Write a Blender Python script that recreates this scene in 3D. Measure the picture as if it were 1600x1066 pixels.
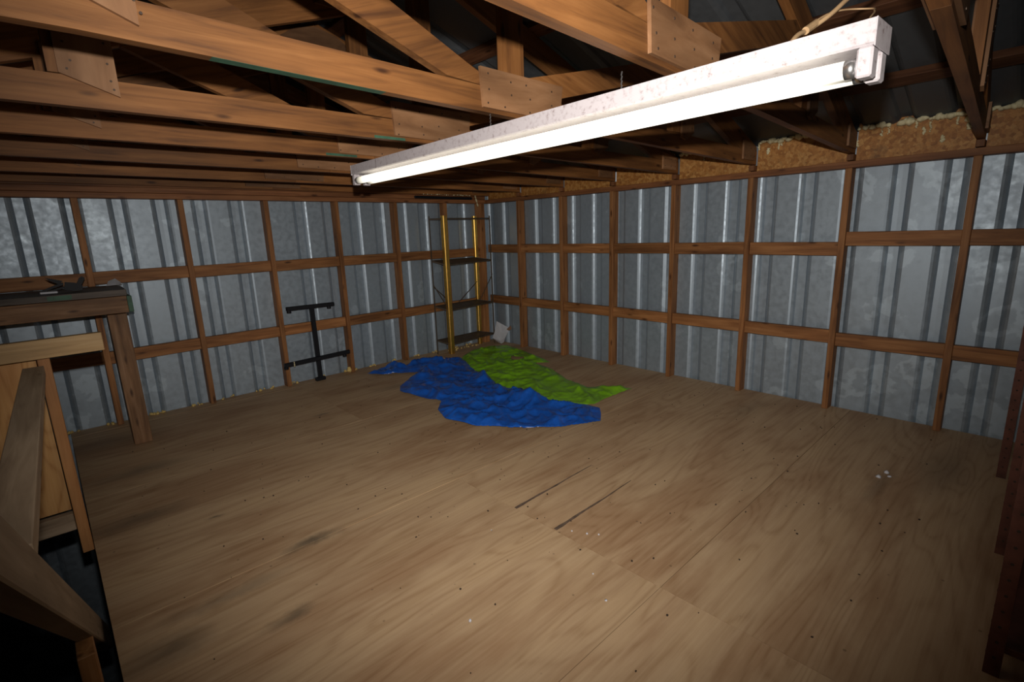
import bpy, bmesh, math, random
from mathutils import Vector, Matrix, noise

random.seed(7)
SC = bpy.context.scene
for o in list(bpy.data.objects):
    bpy.data.objects.remove(o, do_unlink=True)

# ------------------------------------------------------------------ camera
CAM = Vector((-3.8723, -4.5493, 1.2923))
YAW, PITCH, ROLL, FPX = 0.8233, 0.2145, -0.0350, 786.2
_f = Vector((math.cos(YAW)*math.cos(PITCH), math.sin(YAW)*math.cos(PITCH), -math.sin(PITCH)))
_r = Vector((math.sin(YAW), -math.cos(YAW), 0.0))
_u = _r.cross(_f)
r2 = math.cos(ROLL)*_r + math.sin(ROLL)*_u
u2 = -math.sin(ROLL)*_r + math.cos(ROLL)*_u
cd = bpy.data.cameras.new('camera'); cam = bpy.data.objects.new('camera', cd)
SC.collection.objects.link(cam)
cd.sensor_width = 36.0; cd.lens = FPX/1600*36.0; cd.clip_start = 0.02
cam.matrix_world = Matrix(((r2.x, u2.x, -_f.x, CAM.x), (r2.y, u2.y, -_f.y, CAM.y), (r2.z, u2.z, -_f.z, CAM.z), (0, 0, 0, 1)))
SC.camera = cam

# ------------------------------------------------------------------ world, flash, exposure
w = bpy.data.worlds.new('world'); SC.world = w; w.use_nodes = True
w.node_tree.nodes['Background'].inputs[0].default_value = (0.55, 0.65, 0.8, 1)
w.node_tree.nodes['Background'].inputs[1].default_value = 0.006
TUBE_STRENGTH = 1.35
# the photographer's flash, just above the lens
fl = bpy.data.lights.new('camera_flash', 'SPOT'); flo = bpy.data.objects.new('camera_flash', fl)
SC.collection.objects.link(flo)
fl.energy = 300.0; fl.color = (1.0, 0.93, 0.86); fl.spot_size = math.radians(113); fl.spot_blend = 1.0
fl.shadow_soft_size = 0.018
flo.matrix_world = Matrix.Translation(u2*0.15) @ cam.matrix_world @ Matrix.Rotation(math.radians(7), 4, 'X')
SC.view_settings.view_transform = 'Standard'; SC.view_settings.look = 'None'
SC.view_settings.gamma = 1.0; SC.view_settings.use_curve_mapping = False
SC.view_settings.exposure = 0.0

# ------------------------------------------------------------------ materials
def mat(name):
    m = bpy.data.materials.new(name); m.use_nodes = True
    nt = m.node_tree; b = nt.nodes['Principled BSDF']
    return m, nt, b
def N(nt, t, **k):
    n = nt.nodes.new(t)
    for a, v in k.items():
        if a.startswith('i_'):
            key = a[2:]
            key = int(key) if key.isdigit() else key
            n.inputs[key].default_value = v
        else: setattr(n, a, v)
    return n
def ramp(nt, src, stops):
    r = nt.nodes.new('ShaderNodeValToRGB'); cr = r.color_ramp
    while len(cr.elements) < len(stops): cr.elements.new(0.5)
    for e, (p, c) in zip(cr.elements, stops):
        e.position = p; e.color = (c[0], c[1], c[2], 1) if not isinstance(c, (int, float)) else (c, c, c, 1)
    nt.links.new(src, r.inputs[0]); return r.outputs[0]
def mix(nt, fac, a, b, mode='MIX'):
    m = nt.nodes.new('ShaderNodeMix'); m.data_type = 'RGBA'; m.blend_type = mode
    for s, i in ((fac, 0), (a, 6), (b, 7)):
        if isinstance(s, (int, float)): m.inputs[i].default_value = s
        elif isinstance(s, tuple): m.inputs[i].default_value = (s[0], s[1], s[2], 1)
        else: nt.links.new(s, m.inputs[i])
    return m.outputs[2]
def coords(nt, scale, rnd=37.0, kind='Object'):
    tc = nt.nodes.new('ShaderNodeTexCoord'); oi = nt.nodes.new('ShaderNodeObjectInfo')
    mp = nt.nodes.new('ShaderNodeMapping'); mp.inputs['Scale'].default_value = scale
    ml = N(nt, 'ShaderNodeMath', operation='MULTIPLY'); ml.inputs[1].default_value = rnd
    nt.links.new(oi.outputs['Random'], ml.inputs[0])
    cb = nt.nodes.new('ShaderNodeCombineXYZ')
    for i in range(3): nt.links.new(ml.outputs[0], cb.inputs[i])
    nt.links.new(tc.outputs[kind], mp.inputs['Vector']); nt.links.new(cb.outputs[0], mp.inputs['Location'])
    return mp.outputs[0], oi.outputs['Random']
def bump(nt, b, src, s, d=0.002):
    bp = N(nt, 'ShaderNodeBump'); bp.inputs['Strength'].default_value = s; bp.inputs['Distance'].default_value = d
    nt.links.new(src, bp.inputs['Height']); nt.links.new(bp.outputs[0], b.inputs['Normal'])

def wood(name, dark, mid, light, rough=0.6, dirt=0.35, knots=True, gs=(2.2, 34, 34)):
    """solid timber, grain along local X"""
    m, nt, b = mat(name)
    v, rnd = coords(nt, gs)
    n1 = N(nt, 'ShaderNodeTexNoise', i_Scale=1.0, i_Detail=6.0, i_Roughness=0.6, i_Distortion=0.6)
    nt.links.new(v, n1.inputs['Vector'])
    col = ramp(nt, n1.outputs['Fac'], [(0.28, dark), (0.5, mid), (0.72, light)])
    v2, _ = coords(nt, (1.2, 3.0, 3.0), 11.0)
    n2 = N(nt, 'ShaderNodeTexNoise', i_Scale=1.6, i_Detail=4.0); nt.links.new(v2, n2.inputs['Vector'])
    f2 = ramp(nt, n2.outputs['Fac'], [(0.35, 1.0-dirt), (0.65, 1.0)])
    col = mix(nt, 1.0, col, f2, 'MULTIPLY')
    if knots:
        v3, _ = coords(nt, (4.0, 14.0, 14.0), 23.0)
        vo = N(nt, 'ShaderNodeTexVoronoi', i_Scale=1.0); nt.links.new(v3, vo.inputs['Vector'])
        k = ramp(nt, vo.outputs['Distance'], [(0.06, 0.9), (0.16, 0.0)])
        col = mix(nt, k, col, (dark[0]*0.35, dark[1]*0.3, dark[2]*0.3))
    r = ramp(nt, rnd, [(0.0, 0.72), (1.0, 1.12)])
    col = mix(nt, 1.0, col, r, 'MULTIPLY')
    nt.links.new(col, b.inputs['Base Color']); b.inputs['Roughness'].default_value = rough
    b.inputs['Specular IOR Level'].default_value = 0.3
    bump(nt, b, n1.outputs['Fac'], 0.25)
    return m

M = {}
M['truss'] = wood('truss_timber', (0.115, 0.046, 0.016), (0.25, 0.103, 0.030), (0.34, 0.15, 0.048))
M['stud'] = wood('stud_timber', (0.16, 0.062, 0.021), (0.34, 0.145, 0.050), (0.47, 0.225, 0.085))
M['plate'] = wood('plate_timber', (0.13, 0.05, 0.02), (0.25, 0.10, 0.038), (0.33, 0.15, 0.06))
M['pale'] = wood('pale_rail_timber', (0.30, 0.185, 0.08), (0.45, 0.29, 0.13), (0.55, 0.38, 0.19))
M['grey'] = wood('grey_brown_timber', (0.26, 0.185, 0.12), (0.40, 0.30, 0.20), (0.52, 0.40, 0.28))
M['orange'] = wood('orange_timber', (0.28, 0.12, 0.04), (0.46, 0.21, 0.075), (0.55, 0.28, 0.11))
M['bench'] = wood('bench_timber', (0.14, 0.07, 0.035), (0.26, 0.135, 0.062), (0.38, 0.22, 0.12), dirt=0.5)
M['benchtop'] = wood('bench_top_boards', (0.07, 0.055, 0.045), (0.12, 0.10, 0.085), (0.17, 0.14, 0.115), dirt=0.5)
M['gusset'] = wood('gusset_plywood', (0.17, 0.08, 0.036), (0.28, 0.142, 0.066), (0.36, 0.195, 0.098), knots=False, dirt=0.4, gs=(2.5, 14, 14))
M['roofwood'] = wood('purlin_timber', (0.06, 0.022, 0.010), (0.11, 0.044, 0.019), (0.16, 0.07, 0.032))  # timber tone darkened to put the roof void's shade into the colour

def plywood(name, dark, mid, light, stains=True, contrast=1.0, sc=(0.55, 3.4, 3.4)):
    m, nt, b = mat(name)
    v, rnd = coords(nt, sc, 19.0)
    n0 = N(nt, 'ShaderNodeTexNoise', i_Scale=0.9, i_Detail=2.0, i_Distortion=0.4); nt.links.new(v, n0.inputs['Vector'])
    # contour lines of a stretched noise field = rotary cut veneer grain
    mu = N(nt, 'ShaderNodeMath', operation='MULTIPLY'); mu.inputs[1].default_value = 17.0
    nt.links.new(n0.outputs['Fac'], mu.inputs[0])
    fr = N(nt, 'ShaderNodeMath', operation='PINGPONG'); fr.inputs[1].default_value = 0.5
    nt.links.new(mu.outputs[0], fr.inputs[0])
    g = ramp(nt, fr.outputs[0], [(0.0, 0.25), (0.22, 0.85), (0.5, 1.0)])
    v1, _ = coords(nt, (2.0, 60.0, 60.0), 5.0)
    n1 = N(nt, 'ShaderNodeTexNoise', i_Scale=1.0, i_Detail=5.0, i_Roughness=0.65); nt.links.new(v1, n1.inputs['Vector'])
    col = mix(nt, g, dark, mid)
    col = mix(nt, ramp(nt, n1.outputs['Fac'], [(0.4, 0.0), (0.7, 0.7)]), col, light)
    # big soft patches, heartwood or worn zones
    v2, _ = coords(nt, (0.8, 2.6, 2.6), 7.0)
    n2 = N(nt, 'ShaderNodeTexNoise', i_Scale=1.5, i_Detail=5.0, i_Roughness=0.6); nt.links.new(v2, n2.inputs['Vector'])
    col = mix(nt, 1.0, col, ramp(nt, n2.outputs['Fac'], [(0.38, (0.80, 0.72, 0.66)), (0.52, (0.97, 0.95, 0.92)), (0.66, (1.05, 1.04, 1.0))]), 'MULTIPLY')
    if stains:
        ge = nt.nodes.new('ShaderNodeNewGeometry')
        wn = N(nt, 'ShaderNodeTexNoise', i_Scale=5.0, i_Detail=6.0, i_Roughness=0.7); nt.links.new(ge.outputs['Position'], wn.inputs['Vector'])
        wob = N(nt, 'ShaderNodeVectorMath', operation='SCALE'); wob.inputs['Scale'].default_value = 0.14
        sb = N(nt, 'ShaderNodeVectorMath', operation='SUBTRACT'); sb.inputs[1].default_value = (0.5, 0.5, 0.5)
        nt.links.new(wn.outputs['Color'], sb.inputs[0]); nt.links.new(sb.outputs[0], wob.inputs[0])
        ad = N(nt, 'ShaderNodeVectorMath', operation='ADD'); nt.links.new(ge.outputs['Position'], ad.inputs[0]); nt.links.new(wob.outputs[0], ad.inputs[1])
        # x, y, half length, half width, strength : dirt marks on the boards
        for (sx, sy, ax, ay, st) in ((-3.19, -2.49, 0.17, 0.045, 0.75), (-3.42, -2.88, 0.12, 0.05, 0.6), (-3.72, -1.7, 0.28, 0.12, 0.55),
                                     (-3.62, -1.05, 0.30, 0.10, 0.5), (-3.77, -2.75, 0.16, 0.10, 0.55), (-3.55, -2.6, 0.3, 0.05, 0.35),
                                     (-2.5, -0.93, 0.10, 0.03, 0.6), (-3.45, -1.95, 0.05, 0.02, 0.7), (-1.75, -0.75, 0.3, 0.09, 0.3),
                                     (-0.35, -3.2, 0.35, 0.12, 0.25), (-1.0, -4.1, 0.3, 0.05, 0.35), (-0.6, -4.3, 0.5, 0.15, 0.35), (-3.7, -0.35, 0.4, 0.2, 0.35)):
            s1 = N(nt, 'ShaderNodeVectorMath', operation='SUBTRACT'); s1.inputs[1].default_value = (sx, sy, 0)
            nt.links.new(ad.outputs[0], s1.inputs[0])
            s2 = N(nt, 'ShaderNodeVectorMath', operation='MULTIPLY'); s2.inputs[1].default_value = (1/ax, 1/ay, 0)
            nt.links.new(s1.outputs[0], s2.inputs[0])
            ln = N(nt, 'ShaderNodeVectorMath', operation='LENGTH'); nt.links.new(s2.outputs[0], ln.inputs[0])
            f = ramp(nt, ln.outputs['Value'], [(0.15, st), (0.95, 0.0)])
            col = mix(nt, f, col, (0.085, 0.07, 0.05))
        # small droppings / specks
        vo = N(nt, 'ShaderNodeTexVoronoi', i_Scale=9.0); nt.links.new(ge.outputs['Position'], vo.inputs['Vector'])
        f = ramp(nt, vo.outputs['Distance'], [(0.035, 0.55), (0.06, 0.0)])
        col = mix(nt, f, col, (0.12, 0.075, 0.045))
    col = mix(nt, 1.0, col, ramp(nt, rnd, [(0.0, 0.96), (1.0, 1.03)]), 'MULTIPLY')
    nt.links.new(col, b.inputs['Base Color']); b.inputs['Roughness'].default_value = 0.62
    b.inputs['Specular IOR Level'].default_value = 0.25
    bump(nt, b, n1.outputs['Fac'], 0.15, 0.001)
    return m
M['floor'] = plywood('floor_plywood', (0.36, 0.23, 0.125), (0.48, 0.335, 0.20), (0.55, 0.40, 0.255))
M['panelply'] = plywood('panel_plywood', (0.33, 0.15, 0.045), (0.52, 0.29, 0.11), (0.58, 0.35, 0.16), stains=False, sc=(0.8, 4.0, 4.0))

def osb():
    m, nt, b = mat('strand_board')
    v, rnd = coords(nt, (1, 1, 1))
    vo = N(nt, 'ShaderNodeTexVoronoi', i_Scale=52.0); nt.links.new(v, vo.inputs['Vector'])
    n1 = N(nt, 'ShaderNodeTexNoise', i_Scale=40.0, i_Detail=6.0, i_Roughness=0.7, i_Distortion=1.5); nt.links.new(v, n1.inputs['Vector'])
    sep = nt.nodes.new('ShaderNodeSeparateColor'); nt.links.new(vo.outputs['Color'], sep.inputs[0])
    a = ramp(nt, sep.outputs[0], [(0.0, (0.30, 0.115, 0.022)), (0.5, (0.42, 0.185, 0.042)), (1.0, (0.52, 0.27, 0.08))])
    c = mix(nt, 1.0, a, ramp(nt, n1.outputs['Fac'], [(0.3, 0.62), (0.6, 1.0)]), 'MULTIPLY')
    n2 = N(nt, 'ShaderNodeTexNoise', i_Scale=4.0, i_Detail=6.0, i_Roughness=0.75); nt.links.new(v, n2.inputs['Vector'])
    c = mix(nt, ramp(nt, n2.outputs['Fac'], [(0.60, 0.0), (0.72, 0.7)]), c, (0.10, 0.05, 0.02))
    nt.links.new(c, b.inputs['Base Color']); b.inputs['Roughness'].default_value = 0.6
    return m
M['osb'] = osb()

def galv(name, base, rough, metal, stain=0.0):
    m, nt, b = mat(name)
    v, rnd = coords(nt, (1, 1, 1))
    n1 = N(nt, 'ShaderNodeTexNoise', i_Scale=28.0, i_Detail=4.0); nt.links.new(v, n1.inputs['Vector'])
    col = mix(nt, 1.0, base, ramp(nt, n1.outputs['Fac'], [(0.35, 0.93), (0.65, 1.04)]), 'MULTIPLY')
    ge = nt.nodes.new('ShaderNodeNewGeometry')
    n2 = N(nt, 'ShaderNodeTexNoise', i_Scale=4.2, i_Detail=5.0, i_Roughness=0.5, i_Distortion=0.15); nt.links.new(ge.outputs['Position'], n2.inputs['Vector'])
    # white storage stain in crisp-edged blotches, strongest towards the open end of each wall
    sx = nt.nodes.new('ShaderNodeSeparateXYZ'); nt.links.new(ge.outputs['Position'], sx.inputs[0])
    mr = N(nt, 'ShaderNodeMapRange'); mr.inputs['From Min'].default_value = 2.7; mr.inputs['From Max'].default_value = 4.2
    ad = N(nt, 'ShaderNodeMath', operation='ADD'); nt.links.new(sx.outputs[0], ad.inputs[0]); nt.links.new(sx.outputs[1], ad.inputs[1])
    ng = N(nt, 'ShaderNodeMath', operation='MULTIPLY'); ng.inputs[1].default_value = -1.0
    nt.links.new(ad.outputs[0], ng.inputs[0]); nt.links.new(ng.outputs[0], mr.inputs['Value'])
    th = N(nt, 'ShaderNodeMath', operation='MULTIPLY'); th.inputs[1].default_value = 0.13
    nt.links.new(mr.outputs[0], th.inputs[0])
    s = N(nt, 'ShaderNodeMath', operation='ADD'); nt.links.new(n2.outputs['Fac'], s.inputs[0]); nt.links.new(th.outputs[0], s.inputs[1])
    light = ramp(nt, s.outputs[0], [(0.65, 0.0), (0.67, 1.0), (0.72, 0.9), (0.76, 0.2)])
    dark = ramp(nt, s.outputs[0], [(0.72, 0.0), (0.74, 1.0)])
    lm = N(nt, 'ShaderNodeMath', operation='MULTIPLY'); lm.inputs[1].default_value = stain; nt.links.new(light, lm.inputs[0])
    dm = N(nt, 'ShaderNodeMath', operation='MULTIPLY'); dm.inputs[1].default_value = stain*0.6; nt.links.new(dark, dm.inputs[0])
    col = mix(nt, lm.outputs[0], col, (base[0]*1.45, base[1]*1.45, base[2]*1.42))
    col = mix(nt, dm.outputs[0], col, (base[0]*0.6, base[1]*0.6, base[2]*0.6))
    nt.links.new(col, b.inputs['Base Color'])
    b.inputs['Metallic'].default_value = metal
    nt.links.new(ramp(nt, n1.outputs['Fac'], [(0.3, rough-0.06), (0.7, rough+0.08)]), b.inputs['Roughness'])
    return m
M['galv'] = galv('galvanised_sheet', (0.335, 0.405, 0.47), 0.46, 0.5, 0.5)
M['roofmetal'] = galv('roof_sheet', (0.085, 0.095, 0.105), 0.5, 0.35, 0.0)  # dark copy of the galvanised sheet, roof void's shade put into its colour

def plain(name, col, rough=0.5, metal=0.0, var=0.12, scale=20.0, spec=0.5, bstr=0.0):
    m, nt, b = mat(name)
    v, rnd = coords(nt, (1, 1, 1))
    n1 = N(nt, 'ShaderNodeTexNoise', i_Scale=scale, i_Detail=5.0, i_Roughness=0.65); nt.links.new(v, n1.inputs['Vector'])
    c = mix(nt, 1.0, col, ramp(nt, n1.outputs['Fac'], [(0.3, 1-var), (0.7, 1+var)]), 'MULTIPLY')
    nt.links.new(c, b.inputs['Base Color']); b.inputs['Roughness'].default_value = rough
    b.inputs['Metallic'].default_value = metal; b.inputs['Specular IOR Level'].default_value = spec
    if bstr: bump(nt, b, n1.outputs['Fac'], bstr, 0.003)
    return m
M['blue'] = plain('blue_tarp', (0.012, 0.10, 0.48), 0.27, 0, 0.25, 9.0, 0.6, 0.35)
M['green'] = plain('lime_tarp', (0.20, 0.46, 0.015), 0.38, 0, 0.22, 9.0, 0.5, 0.35)
M['gold'] = plain('brass_coloured_paint', (0.66, 0.40, 0.09), 0.33, 0.9, 0.12, 30, 0.5)
M['shelfbrown'] = plain('brown_shelf_paint', (0.085, 0.06, 0.038), 0.5, 0.1, 0.2)
M['black'] = plain('black_paint', (0.008, 0.009, 0.012), 0.55, 0.0, 0.1, 20.0, 0.25)
M['rust'] = plain('rusty_red_steel', (0.12, 0.042, 0.026), 0.6, 0.25, 0.35, 14)
M['rustdark'] = plain('dark_shelf_steel', (0.035, 0.035, 0.036), 0.55, 0.3, 0.25, 10)
M['foam'] = plain('spray_foam', (0.66, 0.60, 0.38), 0.75, 0, 0.25, 30)
M['foamy'] = plain('yellow_foam', (0.62, 0.46, 0.16), 0.75, 0, 0.25, 30)
M['paper'] = plain('white_paper', (0.55, 0.56, 0.60), 0.6, 0, 0.06)
M['cardboard'] = plain('brown_card', (0.20, 0.10, 0.05), 0.7, 0, 0.2)
M['greenpaint'] = plain('green_painted_wood', (0.035, 0.10, 0.06), 0.6, 0, 0.3)
M['cable'] = plain('tan_cable', (0.45, 0.30, 0.16), 0.5, 0, 0.15)
M['crack'] = plain('split_veneer', (0.12, 0.08, 0.055), 0.8, 0, 0.5)
M['dark'] = plain('dark_gap', (0.035, 0.022, 0.014), 0.9, 0, 0.3)
M['nail'] = plain('nail_steel', (0.07, 0.045, 0.03), 0.6, 0.4, 0.2)
M['concrete'] = plain('ground_concrete', (0.10, 0.10, 0.095), 0.85, 0, 0.25, 3)
M['steel'] = plain('bare_steel', (0.5, 0.5, 0.5), 0.3, 0.9, 0.1)

def enamel():
    m, nt, b = mat('speckled_white_enamel')
    v, rnd = coords(nt, (1, 1, 1))
    n1 = N(nt, 'ShaderNodeTexNoise', i_Scale=55.0, i_Detail=6.0, i_Roughness=0.75); nt.links.new(v, n1.inputs['Vector'])
    c = ramp(nt, n1.outputs['Fac'], [(0.30, (0.20, 0.15, 0.15)), (0.40, (0.40, 0.365, 0.38)), (0.5, (0.47, 0.44, 0.46))])
    nt.links.new(c, b.inputs['Base Color']); b.inputs['Roughness'].default_value = 0.4
    return m
M['enamel'] = enamel()
def tube_mat():
    m, nt, b = mat('lit_fluorescent_tube')
    b.inputs['Base Color'].default_value = (0.9, 0.9, 0.85, 1)
    b.inputs['Emission Color'].default_value = (1.0, 0.93, 0.76, 1)
    # ends of a worn tube glow less
    tc = nt.nodes.new('ShaderNodeTexCoord'); sx = nt.nodes.new('ShaderNodeSeparateXYZ'); nt.links.new(tc.outputs['Object'], sx.inputs[0])
    ab = N(nt, 'ShaderNodeMath', operation='ABSOLUTE'); nt.links.new(sx.outputs[0], ab.inputs[0])
    mr = N(nt, 'ShaderNodeMapRange'); mr.inputs['From Min'].default_value = 1.10; mr.inputs['From Max'].default_value = 1.17
    mr.inputs['To Min'].default_value = TUBE_STRENGTH; mr.inputs['To Max'].default_value = 0.15
    nt.links.new(ab.outputs[0], mr.inputs['Value']); nt.links.new(mr.outputs[0], b.inputs['Emission Strength'])
    return m
M['tube'] = tube_mat()

# ------------------------------------------------------------------ helpers
def link(name, me, m, parent=None, mw=None):
    o = bpy.data.objects.new(name, me); SC.collection.objects.link(o)
    if m is not None: me.materials.append(M[m] if isinstance(m, str) else m)
    if parent is not None: o.parent = parent
    if mw is not None: o.matrix_basis = mw
    return o
def empty(name, loc=(0, 0, 0), rz=0.0):
    o = bpy.data.objects.new(name, None); SC.collection.objects.link(o)
    o.location = loc; o.rotation_euler = (0, 0, rz); o.empty_display_size = 0.1; return o
def tag(o, label=None, cat=None, group=None, kind=None):
    if label: o['label'] = label
    if cat: o['category'] = cat
    if group: o['group'] = group
    if kind: o['kind'] = kind
    return o
def bm_box(bm, x0, x1, y0, y1, z0, z1, bev=0.0, mx=None):
    vs = [bm.verts.new((x, y, z)) for x in (x0, x1) for y in (y0, y1) for z in (z0, z1)]
    fs = [(0, 1, 3, 2), (4, 6, 7, 5), (0, 4, 5, 1), (2, 3, 7, 6), (0, 2, 6, 4), (1, 5, 7, 3)]
    nf = [bm.faces.new([vs[i] for i in f]) for f in fs]
    if bev:
        es = list({e for f in nf for e in f.edges})
        r = bmesh.ops.bevel(bm, geom=es, offset=bev, segments=1, affect='EDGES')
        vs = list({v for f in r['faces'] for v in f.verts})
    if mx is not None: bmesh.ops.transform(bm, matrix=mx, verts=vs)
    return vs
def bm_tube(bm, p0, p1, r, n=10, r1=None, cap=True):
    p0 = Vector(p0); p1 = Vector(p1); d = (p1-p0).normalized()
    a = d.orthogonal().normalized(); b = d.cross(a); r1 = r if r1 is None else r1
    A = [bm.verts.new(p0+(a*math.cos(t)+b*math.sin(t))*r) for t in [2*math.pi*i/n for i in range(n)]]
    B = [bm.verts.new(p1+(a*math.cos(t)+b*math.sin(t))*r1) for t in [2*math.pi*i/n for i in range(n)]]
    for i in range(n): bm.faces.new((A[i], A[(i+1) % n], B[(i+1) % n], B[i]))
    if cap: bm.faces.new(A[::-1]); bm.faces.new(B)
def mesh_of(bm, name, smooth=False):
    bmesh.ops.recalc_face_normals(bm, faces=bm.faces)
    me = bpy.data.meshes.new(name); bm.to_mesh(me); bm.free()
    if smooth:
        for p in me.polygons: p.use_smooth = True
    return me
def boxobj(name, x0, x1, y0, y1, z0, z1, m, parent=None, bev=0.002, mw=None):
    bm = bmesh.new(); bm_box(bm, x0, x1, y0, y1, z0, z1, bev); return link(name, mesh_of(bm, name), m, parent, mw)
def frame(o, x, up):
    x = Vector(x).normalized(); up = Vector(up); y = up.cross(x).normalized(); z = x.cross(y)
    return Matrix(((x.x, y.x, z.x, o[0]), (x.y, y.y, z.y, o[1]), (x.z, y.z, z.z, o[2]), (0, 0, 0, 1)))
def board(name, p0, p1, w, h, m, parent=None, up=(0, 0, 1), bev=0.002):
    """straight timber from p0 to p1 (centre line), w across, h along up; grain along local X"""
    p0 = Vector(p0); p1 = Vector(p1); L = (p1-p0).length
    bm = bmesh.new(); bm_box(bm, -L/2, L/2, -w/2, w/2, -h/2, h/2, bev)
    return link(name, mesh_of(bm, name), m, parent, frame((p0+p1)/2, p1-p0, up))
def upright(name, x, y, z0, z1, wx, wy, m, parent=None, lean=(0, 0)):
    p0 = Vector((x, y, z0)); p1 = Vector((x+lean[0], y+lean[1], z1)); L = (p1-p0).length
    bm = bmesh.new(); bm_box(bm, -L/2, L/2, -wy/2, wy/2, -wx/2, wx/2, 0.002)
    return link(name, mesh_of(bm, name), m, parent, frame((p0+p1)/2, p1-p0, (1, 0, 0)))
def prism(name, pts, y0, y1, m, parent=None, ang=0.0):
    """polygon in the XZ plane extruded along Y; local X tilted by ang so that grain follows the member"""
    ca, sa = math.cos(ang), math.sin(ang)
    cx = sum(p[0] for p in pts)/len(pts); cz = sum(p[1] for p in pts)/len(pts)
    loc = [((x-cx)*ca+(z-cz)*sa, -(x-cx)*sa+(z-cz)*ca) for x, z in pts]
    bm = bmesh.new()
    A = [bm.verts.new((x, y0, z)) for x, z in loc]; B = [bm.verts.new((x, y1, z)) for x, z in loc]
    bm.faces.new(A); bm.faces.new(B[::-1]); n = len(A)
    for i in range(n): bm.faces.new((A[i], B[i], B[(i+1) % n], A[(i+1) % n]))
    mw = Matrix.Translation((cx, 0, cz)) @ Matrix.Rotation(-ang, 4, 'Y')
    return link(name, mesh_of(bm, name), m, parent, mw)
def blobs(name, pts, m, parent=None, seed=1, sub=1):
    rr = random.Random(seed); bm = bmesh.new()
    for (x, y, z, r) in pts:
        mx = Matrix.Translation((x, y, z)) @ Matrix.Diagonal((r*rr.uniform(.7, 1.3), r*rr.uniform(.7, 1.3), r*rr.uniform(.6, 1.2), 1))
        q = bmesh.ops.create_icosphere(bm, subdivisions=sub, radius=1.0, matrix=mx)
        for v in q['verts']:
            v.co += Vector((rr.uniform(-1, 1), rr.uniform(-1, 1), rr.uniform(-1, 1)))*r*0.22
    return link(name, mesh_of(bm, name, True), m, parent)
def curve_tube(name, pts, r, m, parent=None):
    cu = bpy.data.curves.new(name, 'CURVE'); cu.dimensions = '3D'; cu.bevel_depth = r; cu.bevel_resolution = 2; cu.resolution_u = 6
    s = cu.splines.new('BEZIER'); s.bezier_points.add(len(pts)-1)
    for b, q in zip(s.bezier_points, pts): b.co = q; b.handle_left_type = b.handle_right_type = 'AUTO'
    o = bpy.data.objects.new(name, cu); SC.collection.objects.link(o)
    dg = bpy.context.evaluated_depsgraph_get(); me = bpy.data.meshes.new_from_object(o.evaluated_get(dg))
    bpy.data.objects.remove(o, do_unlink=True)
    me.materials.clear()
    return link(name, me, m, parent)

# ------------------------------------------------------------------ key dimensions
S = 0.61
YR = [-(0.528+S*j) for j in range(7)]           # right wall studs and trusses
XL = [-(0.559+S*i) for i in range(7)]           # left wall studs
H = 1.612                                       # underside of the top plate
RS = 0.345                                      # roof slope
PEAKX = -2.33
def roof_z(x):                                   # underside of roof sheet
    return 1.865 + RS*(abs(x) if x > PEAKX else (4.66-abs(x)))
ZG = -2.65                                      # ground level below the loft
XW = -4.75                                      # far side wall of the stairwell
YN = -6.30                                      # wall behind the photographer

# ------------------------------------------------------------------ ribbed sheet metal
def ribbed(name, a0, a1, ribs, z0, ztop, mw, parent, m='galv'):
    """sheet in local XZ, ribs formed away (+Y) from the room"""
    prof = [(a0, 0.0)]
    for r in sorted(ribs):
        if a0+0.05 < r < a1-0.05:
            prof += [(r-0.062, 0), (r-0.050, 0.005), (r-0.038, 0.014), (r-0.027, 0.029), (r, 0.0295), (r+0.027, 0.029), (r+0.038, 0.014), (r+0.050, 0.005), (r+0.062, 0)]
    prof.append((a1, 0.0))
    bm = bmesh.new(); lo = []; hi = []
    for (a, d) in prof:
        lo.append(bm.verts.new((a, d, z0))); hi.append(bm.verts.new((a, d, ztop(a))))
    for i in range(len(prof)-1): bm.faces.new((lo[i], lo[i+1], hi[i+1], hi[i]))
    me = bpy.data.meshes.new(name); bm.to_mesh(me); bm.free()
    o = link(name, me, m, parent, mw)
    sd = o.modifiers.new('thickness', 'SOLIDIFY'); sd.thickness = 0.0012; sd.offset = 1
    return o

RIBL = [-0.28-0.2575*k for k in range(-2, 20)]
RIBR = [-0.2353-0.2575*k for k in range(-2, 26)]

# left (gable) wall: plane y = 0.09
wl = tag(empty('wall_left', (0, 0.09, ZG)), kind='structure')
def pz(z): return z-ZG
k = 0
edges = [0.12, -0.665, -1.695, -2.725, -3.755, XW]
for a1, a0 in zip(edges[:-1], edges[1:]):
    cuts = [a1, a0] if not (a0 < PEAKX < a1) else [a1, PEAKX, a0]
    # split at the ridge keeps each sheet's top edge straight
    for b1, b0 in zip(cuts[:-1], cuts[1:]):
        ribbed('metal_sheet', b0, b1, RIBL, 0.0, lambda a: pz(1.70), Matrix.Identity(4), wl)
        ribbed('gable_sheet', b0, b1, RIBL, 0.0, lambda a: roof_z(a)+0.005-1.70, Matrix.Translation((0, 0.0, pz(1.70))), wl, 'roofmetal')  # same wall sheet above the plate, shade painted in by the darker material
for i, x in enumerate(XL):
    upright('stud', x, -0.0455, pz(0.0 if i < 6 else 0.0), pz(H), 0.038, 0.088, 'stud', wl)
upright('stud', -0.052, -0.0455, pz(0.0), pz(H), 0.075, 0.088, 'stud', wl)
xs = [-0.052+0.0] + XL
for a, b in zip(xs[:-1], xs[1:]):
    half = 0.019 if a != xs[0] else 0.0375
    up_ = 1.075 if a > -3 else 1.065
    board('blocking', (a-half, -0.055, pz(up_)), (b+0.019, -0.055, pz(up_+random.uniform(-.006, .006))), 0.038, 0.089, 'stud', wl)
    board('blocking', (a-half, -0.055, pz(0.505)), (b+0.019, -0.055, pz(0.505+random.uniform(-.008, .008))), 0.038, 0.089, 'stud', wl)
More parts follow.
